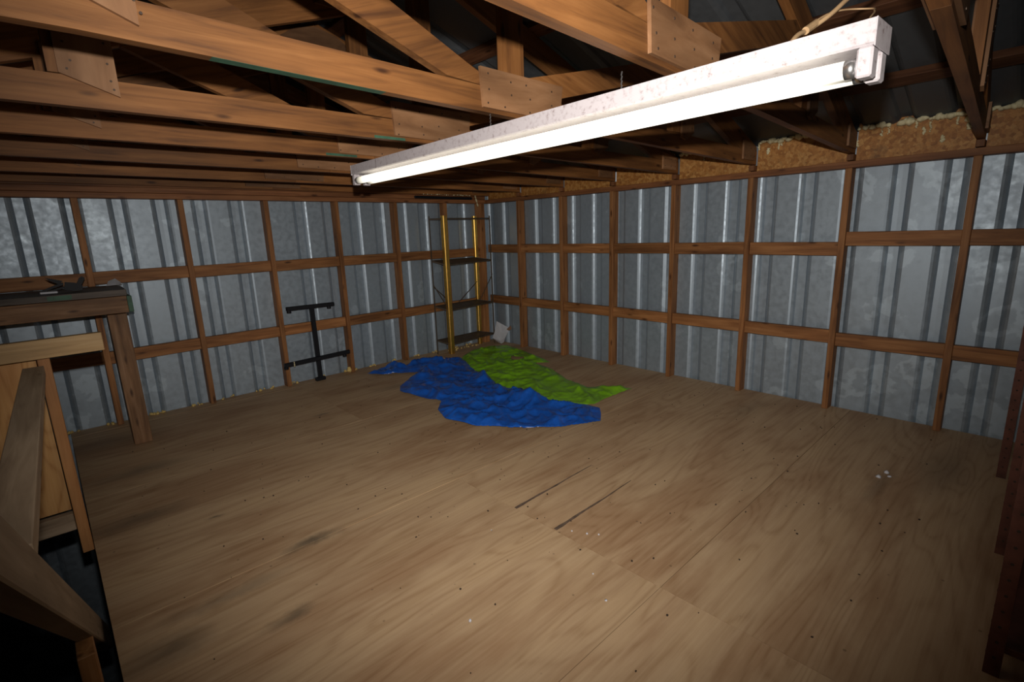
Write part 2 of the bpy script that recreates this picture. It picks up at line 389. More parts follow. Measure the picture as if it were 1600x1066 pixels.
board('top_plate', (0.0, -0.0455, pz(H+0.020)), (XW, -0.0455, pz(H+0.020)), 0.096, 0.038, 'plate', wl)
board('top_plate', (0.0, -0.0455, pz(H+0.060)), (XW, -0.0455, pz(H+0.060)), 0.089, 0.038, 'plate', wl)
board('nailer', (0.0, -0.069, pz(H+0.125)), (XW, -0.069, pz(H+0.125)), 0.030, 0.09, 'plate', wl)
# gable framing above: studs behind the gable truss
for x in (-0.95, -1.7, -2.5, -3.3, -4.0):
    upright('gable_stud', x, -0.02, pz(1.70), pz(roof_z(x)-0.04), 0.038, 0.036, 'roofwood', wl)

# right (eave) wall: plane x = 0.09
wr = tag(empty('wall_right', (0.09, 0, ZG)), kind='structure')
MR = Matrix(((0, 1, 0, 0), (-1, 0, 0, 0), (0, 0, 1, 0), (0, 0, 0, 1)))     # local X -> -y, local Y -> +x
ed = [-0.10] + [0.365+1.03*q for q in range(6)] + [-YN]
for a0, a1 in zip(ed[:-1], ed[1:]):
    ribbed('metal_sheet', a0, a1, [-r for r in RIBR], 0.0, lambda a: pz(1.84), MR, wr)
for j in range(10):
    y = -(0.528+S*j)
    if y < YN+0.05: break
    bm = bmesh.new(); bm_box(bm, -(pz(H)-pz(0))/2, (pz(H)-pz(0))/2, -0.019, 0.019, -0.044, 0.044, 0.002)
    link('stud', mesh_of(bm, 'stud'), 'stud', wr, frame((-0.045, y, pz(H/2)), (0, 0, 1), (1, 0, 0)))
    # cripple between plate and truss heel
    bm = bmesh.new(); bm_box(bm, -0.019, 0.019, -0.019, 0.019, -0.043, 0.043, 0.002)
    link('heel_block', mesh_of(bm, 'heel_block'), 'plate', wr, frame((-0.045, y, pz(H+0.0655)), (0, 0, 1), (1, 0, 0)))
ys = [0.0] + [-(0.528+S*j) for j in range(9)]
for q, (a, b) in enumerate(zip(ys[:-1], ys[1:])):
    hi_ = 1.108 if q < 6 else 1.170
    lo_ = 0.520 if q < 5 else (0.515 if q == 5 else 0.497)
    s0 = 0.0 if q == 0 else 0.019
    board('blocking', (-0.055, a-s0, pz(hi_)), (-0.055, b+0.019, pz(hi_+random.uniform(-.004, .004))), 0.038, 0.089, 'stud', wr)
    board('blocking', (-0.055, a-s0, pz(lo_)), (-0.055, b+0.019, pz(lo_+random.uniform(-.004, .004))), 0.038, 0.089, 'stud', wr)
board('top_plate', (-0.047, 0.0, pz(H+0.0205)), (-0.047, YN, pz(H+0.0205)), 0.094, 0.041, 'plate', wr)
for q, (a, b) in enumerate(zip(ys[:-1], ys[1:])):
    s0 = 0.0 if q == 0 else 0.022
    bm = bmesh.new(); L = (a-s0)-(b+0.022); bm_box(bm, -L/2, L/2, -0.006, 0.006, -0.115, 0.115, 0.0)
    hh = 0.115
    link('strand_board', mesh_of(bm, 'strand_board'), 'osb', wr, frame((-0.035+random.uniform(-.004, .004), (a-s0+b+0.022)/2, pz(H+0.041+hh)), (0, -1, 0), (0, 0, 1)))
# spray foam along the top of the strand boards
rr = random.Random(3); pts = []
for q, (a, b) in enumerate(zip(ys[:-1], ys[1:])):
    n = 34 if q > 2 else 12
    for t in range(n):
        y = a-0.03+(b-a+0.06)*t/(n-1)
        if rr.random() < 0.9: pts.append((-0.072, y, pz(1.848+rr.uniform(-.008, .006)), rr.uniform(.010, .024)))
        if rr.random() < 0.14:
            zz = 1.845; dl = rr.uniform(.03, .07)
            for s_ in range(8): pts.append((-0.052, y+rr.uniform(-.004, .004), pz(zz-dl*s_/7), rr.uniform(.004, .008)))
    if q > 2:
        for t in range(14): pts.append((-0.066, b+0.045+rr.uniform(-.018, .018), pz(1.855-0.09*rr.random()), rr.uniform(.012, .024)))
for (y0, z0) in ((-3.93, 1.80), (-3.60, 1.775), (-3.06, 1.80), (-4.37, 1.79), (-4.02, 1.745)):
    for s_ in range(9): pts.append((-0.048, y0+rr.uniform(-.006, .006), pz(z0-0.004*s_), rr.uniform(.005, .010)))
tag(blobs('spray_foam', pts, 'foam', wr, 5), kind='stuff', label='pale yellow spray foam beads squeezed out above the strand boards')

# other walls, so that the loft is closed when seen from elsewhere
wn = tag(empty('wall_back', (0, YN, ZG)), kind='structure')
for q in range(5):
    a0 = -0.97*(q+1)+0.1; a1 = -0.97*q+0.1
    ribbed('metal_sheet', -a1, -max(a0, XW), [-r for r in RIBL], 0.0, (lambda a: pz(min(roof_z(-a), 2.66))), Matrix.Rotation(math.pi, 4, 'Z'), wn)
ws = tag(empty('wall_stair_side', (XW, 0, ZG)), kind='structure')
for q in range(6):
    a0 = -0.09+1.07*q; a1 = min(a0+1.07, -YN)
    ribbed('metal_sheet', -a1, -a0, RIBR, 0.0, lambda a: pz(1.84), Matrix(((0, -1, 0, 0), (1, 0, 0, 0), (0, 0, 1, 0), (0, 0, 0, 1))), ws)

# ------------------------------------------------------------------ floor
fl_ = tag(empty('floor', (0, 0, 0)), kind='structure')
def sheet(x0, x1, y0, y1):
    g = 0.0014
    bm = bmesh.new(); lx = (x1-x0)/2-g; ly = (y1-y0)/2-g
    e0 = 0.0022 if abs(y0+2.50) < 1e-6 else 0.0; e1 = 0.0022 if abs(y1+2.50) < 1e-6 else 0.0
    bm_box(bm, -lx, lx, -ly+e0, ly-e1, -0.009, 0.009)
    return link('plywood_sheet', mesh_of(bm, 'plywood_sheet'), 'floor', fl_,
                Matrix.Translation(((x0+x1)/2, (y0+y1)/2, -0.0095+random.uniform(-.0006, .0004))))
XE = -3.893
rows = [(0.085, -0.06, (-2.4,)), (-0.06, -1.28, (-2.34,)), (-1.28, -2.50, (-1.12,)), (-2.50, -3.72, (-2.405,)), (-3.72, -4.94, (-2.405,)), (-4.94, YN, (-1.2,))]
crack_parent = None
for y1, y0, cuts in rows:
    xs_ = [0.085]+list(cuts)+[XE]
    for a, b in zip(xs_[:-1], xs_[1:]):
        o = sheet(b, a, y0, y1)
        if abs(y1+2.50) < 1e-6 and a > 0: crack_parent = o
def sliver(name, x0, y0, x1, y1, wd, parent):
    """split in the face veneer: a dark open gap, irregular width"""
    bm = bmesh.new(); n = 14; L = []; R = []
    off = parent.matrix_basis.translation
    for i in range(n+1):
        t = i/n; x = x0+(x1-x0)*t; y = y0+(y1-y0)*t + 0.004*noise.noise(Vector((x*6, y0*3, 0)))
        ww = 1.1*wd*(0.15+0.85*(1-t))*(0.7+0.6*noise.noise(Vector((x*15, 3, y0)))+0.3)
        if i == n: ww = 0.0006
        L.append(bm.verts.new((x-off.x, y+ww-off.y, 0.0115))); R.append(bm.verts.new((x-off.x, y-ww-off.y, 0.0115)))
    for i in range(n): bm.faces.new((R[i], R[i+1], L[i+1], L[i]))
    r = bmesh.ops.extrude_face_region(bm, geom=bm.faces[:])
    for v in [g for g in r['geom'] if isinstance(g, bmesh.types.BMVert)]: v.co.z -= 0.006
    return link(name, mesh_of(bm, name), 'crack', parent)
sliver('veneer_split', -2.400, -2.945, -1.80, -2.93, 0.0065, crack_parent)
sliver('veneer_split', -2.400, -3.200, -1.80, -3.19, 0.0065, crack_parent)
# joists and rim at the stairwell edge
for y in (0.0, -0.61, -1.22, -1.83, -2.44, -3.05, -3.66, -4.27, -4.88, -5.49, -6.1):
    board('floor_joist', (0.0, y-0.06 if y == 0 else y, -0.112), (XE+0.038, y-0.06 if y == 0 else y, -0.112), 0.038, 0.184, 'roofwood', fl_)
board('rim_joist', (XE+0.0185, -0.02, -0.112), (XE+0.0185, YN+0.05, -0.112), 0.036, 0.184, 'roofwood', fl_)
fg = boxobj('floor_ground', XW-0.05, 0.2, YN-0.1, 0.2, ZG-0.1, ZG, 'concrete'); tag(fg, kind='structure')
# foam scraps along the foot of the left wall
rr = random.Random(8); pts = []
for x in (-3.86, -3.64, -3.38, -3.33, -3.10, -2.88, -2.62, -2.55, -2.34, -2.08, -1.83, -1.76, -1.55, -1.29, -1.03, -0.80, -0.52, -0.30):
    for t in range(5): pts.append((x+rr.uniform(-.045, .045), 0.06+rr.uniform(-.02, .01), 0.004+rr.uniform(0, .012), rr.uniform(.006, .015)))
for t in range(16): pts.append((-0.45+rr.uniform(-.2, .25), -0.03+rr.uniform(-.04, .03), 0.006, rr.uniform(.006, .014)))
pts += [(-1.80, 0.035, 0.02, 0.028), (-1.81, 0.03, 0.045, 0.018)]
tag(blobs('foam_scraps', pts, 'foamy', fl_, 4), kind='stuff')
# crumbs and droppings
rr = random.Random(12); pts = []
for t in range(420):
    x = rr.uniform(-3.7, 0.0); y = rr.uniform(-4.3, -0.4)
    if rr.random() > (0.35+0.65*math.exp(-((x+2.0)**2+(y+3.2)**2)/2.2)): continue
    pts.append((x, y, 0.0015, rr.uniform(.0018, .0045)))
tag(blobs('crumbs', pts, 'dark', fl_, 6, 1), kind='stuff')
pts = [(-2.33, -3.32, .002, .005), (-2.36, -3.26, .002, .004), (-2.30, -3.36, .002, .004), (-0.92, -4.08, .004, .012), (-0.88, -4.12, .004, .010), (-0.84, -4.10, .004, .010), (-3.0, -3.35, .003, .006), (-2.6, -3.0, .002, .004), (-2.52, -3.5, .002, .004), (-2.6, -3.62, .002, .005)]
tag(blobs('white_chips', pts, 'paper', fl_, 6, 1), kind='stuff')

# ------------------------------------------------------------------ roof
ce = tag(empty('ceiling', (PEAKX, 0, roof_z(PEAKX))), kind='structure')
aR = math.atan(RS)
def roof_side(sgn):
    # local X across (world y), local Z up the slope, local Y outwards
    Z = Vector((-sgn*math.cos(aR), 0, math.sin(aR))); Y = Vector((sgn*math.sin(aR), 0, math.cos(aR))); X = Y.cross(Z)
    ex = 0.16 if sgn > 0 else -4.80
    P = Vector((ex, 0, roof_z(ex) if sgn > 0 else 1.865+RS*(4.66-4.80))) - Vector((PEAKX, 0, roof_z(PEAKX)))
    if sgn > 0: P.z = (1.865-RS*0.16) - roof_z(PEAKX)
    mw = Matrix(((X.x, Y.x, Z.x, P.x), (X.y, Y.y, Z.y, P.y), (X.z, Y.z, Z.z, P.z), (0, 0, 0, 1)))
    L = abs(ex-PEAKX)/math.cos(aR)
    s = 1 if X.y > 0 else -1
    w0, w1 = YN, 0.13
    n = 6; st = (w1-w0)/n
    for q in range(n):
        y0 = w0+st*q; y1 = y0+st
        a0, a1 = sorted((s*y0, s*y1))
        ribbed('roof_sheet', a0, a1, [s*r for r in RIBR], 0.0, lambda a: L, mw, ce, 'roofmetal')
    for d in (0.445, 1.0, 1.6, 2.2):
        xx = -d if sgn > 0 else -4.66+d
        zz = roof_z(xx)-0.021
        p = Vector((xx-PEAKX, 0.05, zz-roof_z(PEAKX)))
        bm = bmesh.new(); LL = (w1-w0)-0.12; bm_box(bm, -LL/2, LL/2, -0.019, 0.019, -0.044, 0.044, 0.002)
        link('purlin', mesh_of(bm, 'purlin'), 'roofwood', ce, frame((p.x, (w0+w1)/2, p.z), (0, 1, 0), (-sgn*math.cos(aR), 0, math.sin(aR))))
roof_side(1); roof_side(-1)

# ------------------------------------------------------------------ roof trusses
def truss(idx, y, skew, zmid, zleft, first=False):
    z0 = 1.700 if idx else 1.6945
    t = tag(empty('roof_truss', (0.0, y, z0), skew), cat='truss', group='roof trusses')
    hw = 0.019
    a1 = math.atan(zmid/2.33); a2 = math.atan((zleft-zmid)/2.33)
    xend = -4.70
    zend = zleft
    prism('bottom_chord', [(0.035, 0.0), (PEAKX, zmid), (PEAKX, zmid+0.09), (0.035, 0.09)], -hw, hw, 'truss', t, -a1)
    prism('bottom_chord', [(PEAKX-0.002, zmid), (-3.72, zleft), (xend, zleft*0.8), (xend, zleft*0.8+0.09), (-3.72, zleft+0.09), (PEAKX-0.002, zmid+0.09)], -hw, hw, 'truss', t, -a2)
    rb = lambda x: -0.01+RS*abs(x) if x > PEAKX else -0.01+RS*(4.66-abs(x))
    zp = rb(PEAKX)
    prism('rafter', [(0.030, 0.092), (0.030, 0.118), (PEAKX, zp+0.128), (PEAKX, zp), (-0.30, 0.0945)], -hw, hw, 'truss', t, -aR)
    prism('rafter', [(-4.68, 0.10+zleft*0.8), (-4.68, 0.118), (PEAKX-0.002, zp+0.128), (PEAKX-0.002, zp), (-4.36, 0.092+zleft*0.8)] if zleft < 0.02 else
          [(-4.68, 0.117), (PEAKX-0.002, zp+0.128), (PEAKX-0.002, zp), (-4.22, rb(-4.22)), (-4.5, 0.118)], -hw, hw, 'truss', t, aR)
    zc = zmid+0.091
    prism('web', [(-2.17, zc), (-2.305, zc), (-2.305, 0.192), (-1.31, 0.440), (-1.157, 0.388)], -hw+.001, hw-.001, 'truss', t, -math.atan(.252))
    zw = max(zc, zmid+(zleft-zmid)*0.3+0.091)
    prism('web', [(-2.435, zc), (-2.70, zw+0.005), (-3.46, 0.402), (-3.27, 0.468)], -hw+.001, hw-.001, 'truss', t, math.atan(.36))
    prism('king_post', [(-2.425, zc), (-2.315, zc), (-2.315, zp-0.03), (-2.425, zp-0.03)], -hw+.002, hw-.002, 'truss', t, math.pi/2)
    # outer verticals
    prism('vertical_web', [(-1.145, zmid*0.5+0.092), (-1.062, zmid*0.5+0.092), (-1.062, rb(-1.062)), (-1.145, rb(-1.145))], -hw, hw, 'truss', t, math.pi/2)
    zl = zmid+(zleft-zmid)*0.9
    prism('vertical_web', [(-3.745, zl+0.093), (-3.665, zl+0.093), (-3.665, rb(-3.665)), (-3.745, rb(-3.745))], -hw, hw, 'truss', t, math.pi/2)
    # plywood gusset plates on both faces
    for s in (-1, 1):
        y0, y1 = (hw+0.0005, hw+0.0125) if s > 0 else (-hw-0.0125, -hw-0.0005)
        dx = random.uniform(-.02, .02)
        prism('gusset_plate', [(-2.55+dx, zmid+0.018), (-2.12+dx, zmid+0.012), (-2.10+dx, 0.190), (-2.56+dx, 0.192)], y0, y1, 'gusset', t)
        prism('gusset_plate', [(-1.062, 0.085), (-1.015, 0.072), (-0.925, 0.120), (-0.925, 0.40), (-1.062, 0.435)], y0, y1, 'gusset', t, math.pi/2)
        xq = -0.025 if idx == 5 else 0.0
        prism('gusset_plate', [(-3.575+xq, zl+0.040+xq*.3), (-3.575+xq, 0.41), (-3.72+xq, 0.36), (-3.72+xq, zl+0.092)], y0, y1, 'gusset', t, math.pi/2)
        prism('gusset_plate', [(-0.215, 0.025), (-0.02, 0.025), (-0.02, 0.118), (-0.215, 0.150)], y0, y1, 'gusset', t)
        prism('gusset_plate', [(-2.60, zp-0.02), (-2.06, zp-0.02), (-2.20, zp+0.07), (-2.33, zp+0.10), (-2.46, zp+0.07)], y0, y1, 'gusset', t)
    # nail heads on the camera side plates
    bm = bmesh.new(); rq = random.Random(idx)
    def nl(x, z):
        bm_tube(bm, (x, -hw-0.0128, z), (x, -hw-0.0145, z), 0.0038, 6)
    for x in (-2.53, -2.42, -2.30, -2.18): 
        for z in (zmid+0.03, zmid+0.075, 0.165): nl(x+rq.uniform(-.02, .02), z+rq.uniform(-.008, .008))
    for z in (zl+0.06, zl+0.085, 0.16, 0.22, 0.30): nl(-3.595+rq.uniform(-.008, .008), z); nl(-3.69+rq.uniform(-.01, .01), z+0.045)
    for z in (0.10, 0.16, 0.28, 0.36): nl(-0.95, z+0.04); nl(-1.04, z)
    for x in (-0.19, -0.10, -0.04): nl(x, 0.05); nl(x, 0.10)
    tag(link('nail_heads', mesh_of(bm, 'nail_heads'), 'nail', t), kind='stuff')
    return t
TR = []
specs = [(0.018, 0.0, 0.005, 0.01)] + [(YR[0], 0, 0.010, 0.012), (YR[1], 0, 0.020, 0.018), (YR[2], 0, 0.030, 0.026), (YR[3], 0, 0.026, 0.024),
         (YR[4], 0.004, 0.035, 0.062), (YR[5], 0.044, 0.038, 0.055), (YR[6], 0.050, 0.040, 0.055)]
for i, (y, sk, zm, zl) in enumerate(specs):
    if i == 0: y = -0.022
    TR.append(truss(i, y, sk, zm, zl))
labs = ['roof truss lying on the metal gable wall, the farthest and lowest of the row',
        'brown roof truss chord directly in front of the gable truss, second from the gable wall',
        'brown roof truss, third from the metal gable wall',
        'roof truss just beyond the far lamp end, fourth from the gable wall',
        'roof truss with an upright plywood plate at upper left, over the lamp fixture end',
        'orange-brown roof truss whose square plywood plate sits behind the middle of the lamp',
        'roof truss crossing top centre above the near half of the lamp',
        'dark roof truss in the upper right corner, beyond the near lamp end']
for t, l in zip(TR, labs): t['label'] = l
# green paint streaks along the lower edges of two chords
def streak(t, x0, x1, z0, z1, yo):
    boxobj('paint_streak', x0, x1, yo, yo+0.0006, z0, z1, 'greenpaint', t, 0.0)
streak(TR[4], -2.66, -2.50, 0.026, 0.038, -0.0199)
streak(TR[3], -2.62, -2.44, 0.031, 0.044, -0.0199)
bm = bmesh.new(); bm_box(bm, -3.45, -2.95, -0.018, 0.018, 0.0, 0.0008)
o = link('paint_streak', mesh_of(bm, 'paint_streak'), 'greenpaint', TR[5], Matrix.Translation((0, 0, 0.047)) @ Matrix.Rotation(0.012*0, 4, 'Y'))
o.matrix_basis = Matrix.Translation((-3.2, 0, 0.0518)) @ Matrix.Rotation(math.atan(0.0194), 4, 'Y') @ Matrix.Translation((3.2, 0, -0.0003))

# ------------------------------------------------------------------ fluorescent fixture
lx0, ly0, lx1, ly1 = -2.537, -4.250, -2.452, -1.803
Ld = Vector((lx1-lx0, ly1-ly0, 0)); LL = Ld.length
lampang = math.atan2(Ld.y, Ld.x)
lamp = tag(empty('fluorescent_fixture', ((lx0+lx1)/2, (ly0+ly1)/2, 1.588), lampang), 'long white two-tube fluorescent strip light hanging lit under the roof trusses', 'lamp')
bm = bmesh.new()
hl = LL/2
prof = [(-0.050, 0.092), (-0.050, 0.048), (-0.044, 0.044), (0.044, 0.044), (0.050, 0.048), (0.050, 0.092)]
A = [bm.verts.new((-hl, y, z)) for y, z in prof]; B = [bm.verts.new((hl, y, z)) for y, z in prof]
for i in range(6): bm.faces.new((A[i], A[(i+1) % 6], B[(i+1) % 6], B[i]))
bm.faces.new(A); bm.faces.new(B[::-1])
link('housing', mesh_of(bm, 'housing'), 'enamel', lamp)
for s in (-1, 1):
    x = s*(hl+0.0012)
    boxobj('end_cap', x-0.0012, x+0.0012, -0.051, 0.051, 0.040, 0.093, 'enamel', lamp, 0.0006)
    for sy in (-1, 1):
        a, b = sorted((s*(hl-0.001), s*(hl-0.030)))
        boxobj('lamp_holder', a, b, sy*0.030-0.0175, sy*0.030+0.0175, -0.014, 0.0438, 'enamel', lamp, 0.004)
for sy in (-1, 1):
    bm = bmesh.new(); bm_tube(bm, (-hl+0.052, 0, 0), (hl-0.052, 0, 0), 0.0185, 20)
    tb = link('tube', mesh_of(bm, 'tube', True), 'tube', lamp, Matrix.Translation((0, sy*0.030, 0.010)))
    for s in (-1, 1):
        bm = bmesh.new(); bm_tube(bm, (s*(hl-0.052), 0, 0), (s*(hl-0.031), 0, 0), 0.0190, 20)
        link('tube_cap', mesh_of(bm, 'tube_cap', True), 'steel', tb)
# seams of the housing cover
for x in (hl-0.30,):
    boxobj('cover_joint', x-0.001, x+0.001, 0.0500, 0.0506, 0.046, 0.092, 'nail', lamp, 0)
    boxobj('cover_joint', x-0.001, x+0.001, -0.0506, -0.0500, 0.046, 0.092, 'nail', lamp, 0)
# supply cable with its connector, and thin hanging wires
cb = curve_tube('supply_cable', [(-2.53, -4.02, 1.683), (-2.45, -4.03, 1.70), (-2.37, -4.03, 1.752), (-2.31, -4.038, 1.777), (-2.265, -4.066, 1.81), (-2.20, -4.09, 1.86), (-2.0, -4.15, 1.97), (-1.6, -4.24, 2.12)], 0.0060, 'cable')
tag(cb, 'tan electrical cable running up from the near end of the strip light', 'cable')
bm = bmesh.new(); bm_tube(bm, (-2.335, -4.036, 1.768), (-2.285, -4.045, 1.795), 0.0095, 10)
link('cable_clamp', mesh_of(bm, 'cable_clamp'), 'cable', cb)
wi = curve_tube('loose_wire', [(-2.31, -4.04, 1.79), (-2.22, -4.07, 1.83), (-2.16, -4.12, 1.835), (-2.24, -4.16, 1.80), (-2.36, -4.18, 1.745), (-2.46, -4.20, 1.681)], 0.0022, 'cable', cb)
for (yy, zz) in ((-3.60, 1.745), (-2.98, 1.738)):
    xx = lx0+(yy-ly0)*(lx1-lx0)/(ly1-ly0)
    bm = bmesh.new()
    for q in range(5):
        z = 1.682+q*0.0125
        bm_tube(bm, (xx, yy, z), (xx+0.004, yy, z+0.011), 0.0022, 6)
    tag(link('hanging_chain', mesh_of(bm, 'hanging_chain'), 'steel'), 'short steel hanger between strip light and truss, %s' % ('above its near half' if yy < -3.3 else 'above its middle'), 'chain', 'lamp hangers')

# ------------------------------------------------------------------ workbench, upper left
wb = tag(empty('workbench', (-4.1, -0.30, 0)), 'dirty timber workbench against the left wall, spanning the stairwell on a thick post', 'workbench')
wb_o = Vector((-4.1, -0.30, 0))
def L_(p): return tuple(Vector(p)-wb_o)
upright('leg', 0.556, -0.222, 0.001, 0.868, 0.098, 0.080, 'bench', wb, lean=(-0.006, 0))
upright('leg', -0.562, -0.222, ZG+0.001, 0.868, 0.080, 0.080, 'bench', wb)
board('apron', L_((-3.485, -0.535, 0.925)), L_((XW+0.01, -0.535, 0.925)), 0.038, 0.105, 'bench', wb)
board('apron', L_((-3.485, -0.05, 0.925)), L_((XW+0.01, -0.05, 0.925)), 0.038, 0.105, 'bench', wb)
board('end_apron', L_((-3.504, -0.517, 0.925)), L_((-3.504, -0.07, 0.925)), 0.036, 0.105, 'bench', wb)
for q in range(4):
    y = -0.488+q*0.136
    board('top_plank', L_((-3.480+0.006*((q*7) % 3), y, 0.999)), L_((XW+0.01, y, 0.999)), 0.132, 0.038, 'benchtop' , wb)
boxobj('green_end_board', 0.628, 0.655, -0.12, 0.20, 0.860, 0.965, 'greenpaint', wb, 0.002)
boxobj('paint_smear', 0.245, 0.355, -0.2560, -0.2550, 0.985, 1.012, 'greenpaint', wb, 0.0)
# things on the bench
ct = tag(empty('spring_clamp', (-3.745, -0.36, 1.0195)), 'black hand clamp with splayed handles lying on the workbench', 'tool')
def flatbar(name, pts, y0, y1, m, parent): return prism(name, pts, y0, y1, m, parent)
flatbar('jaw', [(-0.022, 0.012), (0.035, 0.0), (0.065, 0.004), (0.07, 0.030), (0.035, 0.052), (-0.012, 0.060)], -0.010, 0.010, 'black', ct)
flatbar('handle', [(-0.04, 0.048), (-0.02, 0.068), (-0.075, 0.086), (-0.098, 0.092), (-0.080, 0.074)], -0.008, 0.008, 'black', ct)
flatbar('handle', [(-0.14, 0.0), (-0.135, 0.014), (-0.07, 0.042), (-0.02, 0.060), (-0.02, 0.044), (-0.07, 0.028)], -0.022, -0.006, 'black', ct)
flatbar('handle', [(-0.10, 0.002), (-0.10, 0.010), (-0.02, 0.034), (-0.01, 0.024)], 0.006, 0.020, 'black', ct)
flatbar('jaw_tip', [(0.035, 0.03), (0.055, 0.018), (0.088, 0.078), (0.076, 0.088), (0.060, 0.080)], -0.014, 0.014, 'black', ct)
pp = tag(empty('crumpled_slip', (-3.49, -0.10, 1.0195)), 'small white paper slip at the wall end of the workbench', 'paper')
bm = bmesh.new()
vv = [bm.verts.new(v) for v in ((-0.05, 0, 0.001), (0.0, -0.02, 0.004), (0.04, 0.01, 0.002), (-0.03, 0.05, 0.03), (0.01, 0.05, 0.045), (0.035, 0.055, 0.02))]
for f in ((0, 1, 4, 3), (1, 2, 5, 4)): bm.faces.new([vv[i] for i in f])
o = link('sheet', mesh_of(bm, 'sheet'), 'paper', pp); sd = o.modifiers.new('t', 'SOLIDIFY'); sd.thickness = 0.001
bk = tag(boxobj('wood_scrap', -3.88, -3.80, -0.42, -0.36, 1.0195, 1.031, 'paper'), 'flat grey offcut lying on the bench left of the clamp', 'scrap')

# ------------------------------------------------------------------ stairwell guard (plywood panel) and rails
gd = tag(empty('stair_guard', (-4.3, -1.84, 0)), 'plywood guard panel with pale timber top rail standing across the stairwell', 'guard panel')
G = Vector((-4.3, -1.84, 0))
def g_(p): return tuple(Vector(p)-G)
board('top_rail', g_((-3.72, -1.860, 0.904)), g_((XW+0.01, -1.860, 0.900)), 0.038, 0.075, 'pale', gd)
bm = bmesh.new(); bm_box(bm, -0.435, 0.435, -0.0445, 0.0445, -0.019, 0.019, 0.002)
link('post', mesh_of(bm, 'post'), 'orange', gd, frame(g_((-3.913, -1.797, 0.43)), (0, 0, 1), (1, 0, 0)))
bm = bmesh.new(); bm_box(bm, -0.335, 0.335, -0.0055, 0.0055, -0.40, 0.40, 0.0)
link('plywood_panel', mesh_of(bm, 'plywood_panel'), 'panelply', gd, frame(g_((-4.336, -1.805, 0.53)), (0, 0, 1), (1, 0, 0)))
board('bottom_rail', g_((-3.934, -1.820, 0.148)), g_((XW+0.01, -1.820, 0.148)), 0.038, 0.075, 'grey', gd)
rl = tag(board('level_rail', (-3.946, -1.885, 0.821), (-3.981, -3.51, 0.821), 0.062, 0.038, 'grey'), 'grey-brown level rail running from the guard panel toward the sloping handrail', 'rail')
D = Vector((0.024, 0.802, -0.596)).normalized(); P0 = Vector((-3.957, -3.819, 0.949))
nn = Vector((-1, 0, 0)); upv = D.cross(nn).normalized()
if upv.z < 0: upv = -upv
c0 = P0 + upv*0.0445 - Vector((0.019, 0, 0))
hr = tag(board('stair_handrail', c0-D*0.75, c0+D*2.15, 0.038, 0.089, 'grey', None, up=upv, bev=0.003), 'thick grey-brown timber handrail sloping down into the stairwell at lower left', 'handrail')
np_ = tag(boxobj('handrail_post', -0.75, 0.75, -0.0445, 0.0445, -0.019, 0.019, 'orange', None, 0.002, frame((-3.950, -2.895, 0.235-0.75), (0, 0, 1), (1, 0, 0))), 'orange timber post holding up the sloping handrail beside the floor edge', 'post')
bm = bmesh.new(); bm_tube(bm, (-0.0, -0.0445, 0.0), (0, -0.046, 0), 0.006, 8)
link('knot', mesh_of(bm, 'knot'), 'dark', np_, Matrix.Translation((0.70, 0, 0)))
# stair flight below
st = tag(empty('stair_flight', (-4.33, -3.2, ZG)), 'rough timber stair flight descending below the handrail', 'stairs')
slope = -0.596/0.802
for s in (-4.00, -4.70):
    board('stringer', (s+4.33, -4.3+3.2, -0.25-ZG), (s+4.33, -1.05+3.2, -0.25+slope*3.25-ZG), 0.038, 0.235, 'grey', st, up=(0, 0.6, 0.8))
for q in range(12):
    y = -4.25+q*0.262; z = -0.19+slope*(y+4.3)
    if y > -1.1: break
    boxobj('tread', -0.30, 0.30, y+3.2-0.13, y+3.2+0.13, z-ZG-0.019, z-ZG+0.019, 'grey', st, 0.002)
br = tag(board('cross_brace', (-3.985, -3.34, 0.44), (XW+0.01, -3.34, 0.44), 0.05, 0.038, 'pale'), 'short pale board crossing under the sloping handrail at the left edge', 'board')

# ------------------------------------------------------------------ brass-coloured shelf unit in the corner
sh = tag(empty('corner_shelf_unit', (-0.48, -0.09, 0)), 'narrow four-tier metal shelf unit with brass-coloured uprights in the far corner', 'shelf')
so = Vector((-0.48, -0.09, 0))
cA, cB, cC, cD = [Vector(q)-so for q in ((-0.715, -0.165, 0), (-0.815, -0.035, 0), (-0.185, -0.012, 0), (-0.035, -0.115, 0))]
cen = (cA+cB+cC+cD)/4
ztops = 1.475
def lpost(q, wide, m, tdir):
    """folded angle upright"""
    bm = bmesh.new(); w_ = wide
    n_ = Vector((-tdir.y, tdir.x, 0))
    if (cen-q).dot(n_) < 0: n_ = -n_
    pts2 = [q, q+tdir*w_, q+tdir*w_+n_*0.0025, q+tdir*0.0025+n_*0.0025, q+tdir*0.0025+n_*0.022, q+n_*0.022]
    A = [bm.verts.new((v.x, v.y, 0.001)) for v in pts2]; B = [bm.verts.new((v.x, v.y, ztops)) for v in pts2]
    n = 6
    for i in range(n): bm.faces.new((A[i], A[(i+1) % n], B[(i+1) % n], B[i]))
    bm.faces.new(A); bm.faces.new(B[::-1])
    return link('upright', mesh_of(bm, 'upright'), m, sh)
cr = Vector((r2.x, r2.y, 0)).normalized()
